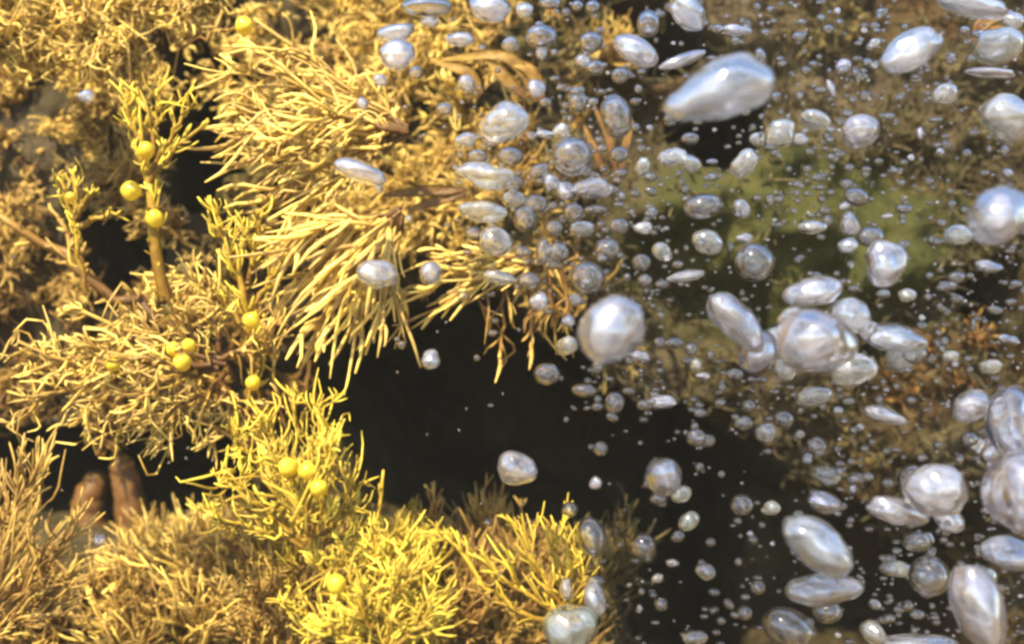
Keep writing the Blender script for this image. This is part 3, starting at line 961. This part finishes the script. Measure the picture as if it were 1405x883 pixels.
def zone(px, py):
    if poly_sd(np.array([px]), np.array([py]), CAVES[0][0])[0] < 0:
        return 'in front of the black cavity'
    if ((px - 1075) / 250) ** 2 + ((py - 315) / 120) ** 2 < 1:
        return 'over the olive green rock film'
    if px < 760:
        return 'in front of the golden seaweed'
    if py < 300:
        return 'over the upper bare rock'
    return 'among the large bubbles over brown weed'


nb_count = 0


def bubble(px, py, a, b, rot=0, kind='m', label=None, d=None, taper=0.0, lump=None):
    global nb_count
    nb_count += 1
    size = math.sqrt(a * b)
    if d is None:
        d = 0.465 - min(size, 55) * 0.0015 + rng.uniform(-0.012, 0.012)
        if px < 780 and py < 460:
            d = min(d, 0.43)
    s = d / FPX
    if size < 11 and kind == 'm' and label is None and rng.uniform() < 0.5:
        kind = 'c'
    if size > 15 or taper or lump is not None:
        me = bubble_mesh(1000 + nb_count, LUMP[kind] if lump is None else lump, ICO4 if size > 26 else ICO3, MATS[kind], taper)
    else:
        me = random.choice(SMALL[kind])
    o = bpy.data.objects.new('air_bubble', me)
    COL.objects.link(o)
    o.location = P(px, py, d)
    o.scale = (a * s, math.sqrt(a * b) * s, b * s)
    o.rotation_euler = (0, -math.radians(rot), 0)
    if label is None:
        sz = 'tiny' if size < 7.5 else ('small' if size < 14 else 'thumbnail-sized')
        w = '%s %s air bubble drifting %s' % (sz, KIND_WORD[kind], zone(px, py))
        tag(o, w, 'bubble', w.replace('bubble', 'bubbles'))
    else:
        tag(o, label, 'bubble')
    return o


BIG = [
    (985, 120, 72, 40, 20, 'm', 'largest white air bubble, wedge shaped, above the olive green film', 0.35),
    (1255, 65, 45, 25, 25, 'm', 'slanting oval white bubble with grey belly on the upper bare rock'),
    (1332, 8, 46, 13, -12, 'm', 'flat bright bubble cut off by the upper frame edge'),
    (1365, 300, 45, 40, 0, 'm', 'large round lavender white bubble by itself beside dark rock', 0.36),
    (1180, 180, 25, 21, 15, 'm', 'plump white bubble paired with a cloudy one above the green film'),
    (947, 18, 34, 20, -40, 'm', 'tilted white oval bubble above the small upright grey one'),
    (871, 72, 31, 18, -25, 'm', 'dented white oval bubble next to the largest wedge bubble'),
    (938, 82, 32, 9, 20, 'm', 'long thin white bubble lying along the wedge bubble'),
    (665, 12, 32, 20, -10, 'm', 'big white bubble over the yellow blades at the upper edge'),
    (832, 447, 47, 47, 0, 'm', 'large round hazy blue white bubble at the cavity corner', 0.36),
    (1008, 445, 50, 27, -48, 'm', 'long slanting white bubble reaching down to the big cluster'),
    (1045, 487, 26, 30, -40, 'm', 'lilac bubble joining the slanting white bubble to the big cluster'),
    (1120, 470, 52, 44, 10, 'm', 'biggest lumpy bubble at the heart of the cluster'),
    (1168, 432, 26, 28, -40, 'm', 'pinkish bubble riding on top of the lumpy cluster'),
    (1235, 463, 40, 20, -10, 'm', 'white wing-like bubble at the outer side of the cluster'),
    (1170, 502, 30, 26, 0, 'g', 'teal grey translucent bubble under the lumpy cluster'),
    (1235, 493, 20, 18, 0, 'g', 'cloudy bubble tucked under the wing-like bubble'),
    (1113, 398, 40, 20, 3, 'm', 'loaf shaped white bubble hovering above the cluster'),
    (1212, 360, 27, 32, -15, 'm', 'egg shaped lilac bubble standing on end over green film'),
    (1118, 543, 24, 14, 0, 'g', 'grey pebble-like bubble just below the cluster'),
    (1215, 572, 29, 12, -20, 'm', 'bright white seed-shaped bubble below the cluster'),
    (1125, 750, 55, 31, -30, 'm', 'large smooth lilac egg bubble tilted over the black cavity side'),
    (1132, 808, 50, 22, 3, 'm', 'long white bubble directly under the tilted lilac egg'),
    (1083, 862, 35, 25, -30, 'c', 'clear ring-lit bubble below the long white one'),
    (1225, 700, 46, 17, -20, 'm', 'sleek white bubble sloping over olive tufts'),
    (1280, 672, 42, 36, -20, 'm', 'big blocky lilac bubble behind the sleek sloping one'),
    (1305, 715, 22, 15, -10, 'm', 'smaller lilac bubble hanging under the blocky one'),
    (1392, 580, 34, 48, 0, 'm', 'tall pale bubble stacked above the huge blue one'),
    (1392, 685, 44, 60, 5, 'm', 'huge blue white bubble stacked between two others'),
    (1376, 757, 36, 22, 0, 'm', 'lilac bubble squeezed beneath the huge blue white one'),
    (1342, 838, 33, 62, 14, 'm', 'tall curved bubble standing like a fin'),
    (1262, 880, 50, 10, 0, 'm', 'flat pinkish bubble cut by the lower frame edge'),
    (1275, 790, 26, 25, 0, 'c', 'clear bubble with glints beside the tall curved fin bubble'),
    (1330, 555, 26, 22, 0, 'm', 'violet domed bubble near the ginger tufts'),
    (1125, 685, 27, 16, -20, 'm', 'small lilac egg bubble above the large tilted one'),
    (1133, 652, 21, 13, 0, 'g', 'grey domed bubble capping the small lilac egg'),
    (707, 642, 28, 22, -5, 'm', 'mushroom shaped bubble alone in front of the black cavity'),
    (905, 648, 31, 26, -25, 'm', 'white striped bubble with a tail of small ones before the cavity'),
    (592, 492, 12, 13, 0, 'm', 'small crumpled white bubble alone under the hanging fan'),
    (750, 513, 17, 14, 0, 'c', 'clear ring-like bubble under the hazy blue one'),
    (515, 372, 30, 21, -10, 'm', 'lavender bubble resting over the hanging golden fan'),
    (585, 377, 19, 17, 0, 'm', 'round lavender bubble next to the one on the hanging fan'),
    (495, 235, 34, 14, -15, 'm', 'white oblong bubble between the two golden fans'),
    (542, 78, 26, 20, 10, 'm', 'lavender bubble under a flat white one on the straw weed'),
    (545, 47, 26, 12, 3, 'm', 'flat white bubble sitting on a lavender one'),
    (665, 242, 38, 18, 0, 'g', 'wide pale green bubble over the straw weed'),
    (663, 285, 32, 18, -10, 'g', 'cloudy bubble beneath the wide pale green one'),
    (684, 322, 24, 27, 0, 'g', 'milky grey blob at the foot of the pale green bubbles'),
    (690, 168, 33, 27, 0, 'g', 'large hazy bubble veiling the straw weed'),
    (785, 215, 25, 24, 0, 'c', 'round clear bubble with a bright inner rim above two white ones'),
    (813, 256, 28, 15, 0, 'm', 'white barrel shaped bubble under the round clear one'),
    (845, 160, 20, 28, 10, 'c', 'upright clear oval bubble beside the rusty blades'),
    (805, 382, 23, 22, 0, 'c', 'clear hooded bubble perched on the hazy blue one'),
    (1035, 360, 25, 24, -30, 'c', 'clear shell-like bubble low on the olive film'),
    (1020, 283, 15, 15, 0, 'm', 'single round white bubble in the middle of the olive film'),
    (965, 283, 25, 16, 10, 'c', 'clear rounded wedge bubble on the olive film'),
    (1380, 165, 40, 32, 0, 'g', 'large blurry grey bubble over the upper bare rock'),
    (1370, 62, 30, 24, 0, 'g', 'cloudy mottled bubble under the flat bright one'),
    (1361, 100, 36, 6, -3, 'm', 'thin streak-like white bubble over the upper bare rock'),
    (780, 862, 36, 28, 0, 'g', 'pale blurry bubble at the end of the lower ledge'),
    (817, 822, 14, 23, 10, 'm', 'upright white bubble over the thinning ledge tufts'),
    (812, 735, 18, 25, 15, 'c', 'clear crumpled bubble above the thinning ledge tufts'),
    (1250, 658, 18, 20, 0, 'c', 'clear bubble leaning on the big blocky lilac one'),
]
for t in BIG:
    bubble(t[0], t[1], t[2] * 1.07, t[3] * 1.07, t[4], t[5], t[6], d=t[7] if len(t) > 7 else None, taper=-0.5 if t[0] == 985 else (0.3 if t[0] in (1008, 1215) else 0.0))

MORE = """1085 440 22 20 20 g;1150 505 26 20 -20 m;1075 505 20 18 0 g;1195 455 18 16 0 m;1060 465 16 18 0 m;1255 485 16 14 0 c;1300 690 20 22 0 g;1365 620 18 16 0 m;1350 790 20 16 0 g;1245 690 18 14 0 m
960 140 26 18 20 g;1010 95 22 16 0 m;640 195 16 12 10 g;700 215 18 13 0 c;720 300 15 17 0 c;655 215 14 10 0 c;770 180 13 11 0 g;705 275 17 14 20 g;765 345 16 13 0 c;690 380 26 12 0 g;725 385 16 12 0 c;755 250 12 11 0 m
670 190 14 12 0 m;610 150 11 9 0 c;800 315 18 12 0 g;850 310 14 11 0 c;560 40 9 8 0 c;720 15 12 10 0 g;700 60 12 10 0 g;650 320 12 9 0 c;780 440 10 9 0 m;590 30 12 8 0 m;585 10 34 13 0 c;519 111 12 9 0 m;571 100 9 9 0 c;632 57 20 12 0 m;637 116 14 13 0 m;735 122 14 12 0 m;742 50 22 16 0 c;743 72 8 10 0 m
792 8 8 7 0 c;813 10 10 9 0 c;811 58 16 14 0 c;797 85 13 10 0 m;817 93 12 10 0 c;793 140 13 14 0 c;755 5 14 8 0 c;746 184 13 5 0 m;495 143 10 9 0 m
890 33 16 18 0 c;1010 42 22 7 -5 m;851 104 12 11 0 c;872 175 6 6 0 m;890 176 6 5 0 m;947 190 12 8 0 c;1043 78 8 12 10 c;1066 182 25 19 0 g;1040 192 12 10 0 g
1155 92 13 10 20 m;1120 170 25 16 -20 g;1098 190 12 9 0 m;1295 128 18 15 0 g;1283 165 10 4 0 m;1149 15 5 5 0 m;1186 42 5 4 0 m;1194 65 6 6 0 m;1198 91 6 5 0 m
1140 122 6 13 20 m;1097 132 6 6 0 m;1220 160 8 5 0 m;1323 42 7 6 0 m;1262 184 5 9 0 m;1390 30 14 12 0 g;705 250 14 10 0 c;775 262 14 13 0 m;787 291 14 12 0 c
735 280 16 13 0 c;740 235 15 10 20 c;760 312 12 10 0 c;818 288 16 7 0 m;745 345 10 18 0 c;833 342 17 15 0 c;715 345 10 8 0 m;850 212 13 11 0 c;852 238 10 6 0 m
882 228 12 14 0 g;893 263 9 6 -30 c;895 290 8 9 0 m;883 312 14 9 0 m;880 360 13 12 0 c;912 345 17 14 0 g;853 268 5 5 0 m;920 215 22 12 10 m;945 226 18 12 -30 g
975 222 10 4 0 m;967 320 9 7 0 c;968 336 22 21 0 g;1022 326 12 7 0 m;943 378 29 8 8 m;930 363 8 6 0 m;908 390 10 6 0 c;893 243 9 6 0 m;1056 275 6 9 10 m
1020 225 20 20 0 g;1115 312 20 9 0 g;1135 303 8 8 0 m;1175 270 17 12 -15 c;1160 283 10 6 20 m;1167 306 14 17 0 m;1160 338 17 11 5 m;1195 325 18 14 0 c
1240 287 11 6 -10 m;1215 297 10 4 10 m;1312 380 12 8 0 c;1275 378 6 5 0 m;1355 365 22 8 -8 m;1250 216 5 5 0 m;1290 208 6 5 0 m;1225 232 4 4 0 m;1187 239 5 5 0 m
1140 216 6 5 0 c;1378 207 6 8 0 m;1380 238 10 7 0 m;1357 205 4 5 0 m;1315 320 20 15 0 g;800 393 16 9 0 m;740 413 14 13 0 m;790 410 10 9 0 m;778 470 15 18 0 g
820 503 9 10 0 c;880 488 14 7 -15 m;863 495 6 6 0 m;905 470 9 8 0 c;885 385 10 9 0 c;925 470 14 8 0 c;948 479 9 9 0 c;802 535 18 9 -5 c;820 548 6 6 0 m
843 552 14 15 0 c;840 572 9 6 -20 m;787 559 5 3 -30 m;777 575 4 4 0 m;910 550 20 9 0 m;885 555 12 8 0 c;551 473 6 6 0 m;545 465 4 4 0 c;824 615 10 10 0 c
817 662 9 9 20 m;903 683 12 9 0 c;935 678 14 12 0 g;955 600 14 12 0 c;970 604 12 9 0 c;953 585 6 6 0 c;955 500 9 9 0 g;975 487 6 6 0 m;965 515 11 5 -5 m
990 531 6 6 0 m;1008 513 12 8 0 c;1027 557 10 9 0 c;1020 580 14 10 0 c;1050 592 14 15 0 g;1075 575 14 12 0 c;1096 596 8 7 0 g;1150 563 8 6 0 m;905 635 9 8 0 c
1330 602 12 10 0 c;1348 612 17 14 0 g;1316 630 6 6 0 m;1120 612 14 13 0 c;1108 628 7 8 -20 m;1175 656 14 8 10 c;1170 670 6 7 0 m;1258 706 14 9 -15 m
1057 697 13 11 0 g;1135 838 20 16 0 c;1110 853 8 7 0 m;1198 866 18 16 -30 g;1341 755 5 9 0 m;1232 780 26 11 -8 g;1258 742 20 14 0 c;1272 738 10 9 0 m;1272 812 10 8 0 c
782 698 11 10 0 c;775 808 11 16 0 m;817 796 13 8 0 c;800 872 13 10 0 c;883 748 17 17 0 c;923 771 9 6 0 m;902 793 8 7 0 g;907 828 9 9 0 c;878 833 4 6 0 m
968 782 14 12 -30 g;1018 692 15 14 0 c;1012 714 6 5 0 m;975 743 7 6 0 m;1028 732 6 5 0 m;1040 805 10 10 0 c;1000 828 9 6 -45 m;1022 840 10 10 0 c;955 876 18 12 0 g
118 132 11 9 0 m;136 740 10 9 0 m;520 260 6 6 0 c;985 40 8 6 0 c;560 300 5 5 0 m;1165 230 7 5 0 c;1200 60 8 7 0 g;1365 425 11 6 -10 m;1385 465 16 6 -15 m
1335 445 4 9 0 c;1305 490 12 9 0 g;1292 478 5 5 0 m;1310 500 5 5 0 m;1360 505 16 12 0 g;1265 435 5 5 0 m;1245 405 12 9 0 g;1212 402 10 6 0 g;1180 585 6 6 0 m;1220 770 10 10 0 c
1200 828 9 7 -30 g;1210 850 6 5 0 c;1150 870 5 5 0 m;1245 830 8 8 0 c;1060 745 4 4 0 m;945 715 12 16 -30 g;930 735 10 8 20 c;960 640 6 6 0 c;990 650 5 5 0 m"""
for rec in MORE.replace('\n', ';').split(';'):
    f = rec.split()
    bubble(float(f[0]), float(f[1]), float(f[2]), float(f[3]), float(f[4]), f[5])

# the finest froth, too small and too many to count
def froth(name, label, count, sizes, seed, mat, specks=()):
    v, f = ico(2)
    V, Fc = [], []
    n = 0
    r2 = np.random.default_rng(seed)
    for k in range(count):
        while True:
            x, y = r2.uniform(500, 1420), r2.uniform(-10, 890)
            dens = smooth01(np.array(x), 560, 900) * 0.9 + 0.05
            if y > 380 and x < 800:
                dens *= 0.2
            if x < 1150 and y > 560:
                dens *= 0.4
            dens *= 0.25 + smooth01(fbm(np.array([x / 60, y / 60, 3.3]), 2), -0.3, 0.4)
            if 610 < x < 880 and 120 < y < 420:
                dens = dens + 0.35
            if r2.uniform() < dens:
                break
        d = r2.uniform(0.42, 0.53)
        r = r2.choice(sizes) * r2.uniform(0.8, 1.2) * d / FPX
        w = v * (1 + 0.25 * perlin(v * 1.2 + r2.uniform(0, 99, 3)))[:, None] * r * np.array([r2.uniform(0.8, 1.4), 1, r2.uniform(0.6, 1.0)]) + P(x, y, d)
        V.append(w); Fc.append(f + n); n += len(v)
    for (x, y) in specks:
        d = 0.45
        w = v * 1.8 * d / FPX + P(x, y, d)
        V.append(w); Fc.append(f + n); n += len(v)
    o = mesh_object(name, np.concatenate(V), np.concatenate(Fc), mat)
    tag(o, label, 'bubbles', kind='stuff')


froth('bubble_froth', 'fine white specks of froth scattered through the water', 520, [1.3, 1.6, 2.0, 2.8], 21, M_MILK,
      [(120, 590), (130, 602), (258, 614), (255, 628), (232, 634), (20, 352), (85, 672), (470, 575), (630, 590), (600, 455), (612, 442), (730, 500), (250, 300), (300, 560), (640, 560), (690, 540), (545, 510), (660, 690)])
froth('clear_froth', 'haze of minute clear bubbles between the larger ones', 1500, [2.5, 3.2, 4.0, 5.2, 6.5], 22, M_CLEAR)
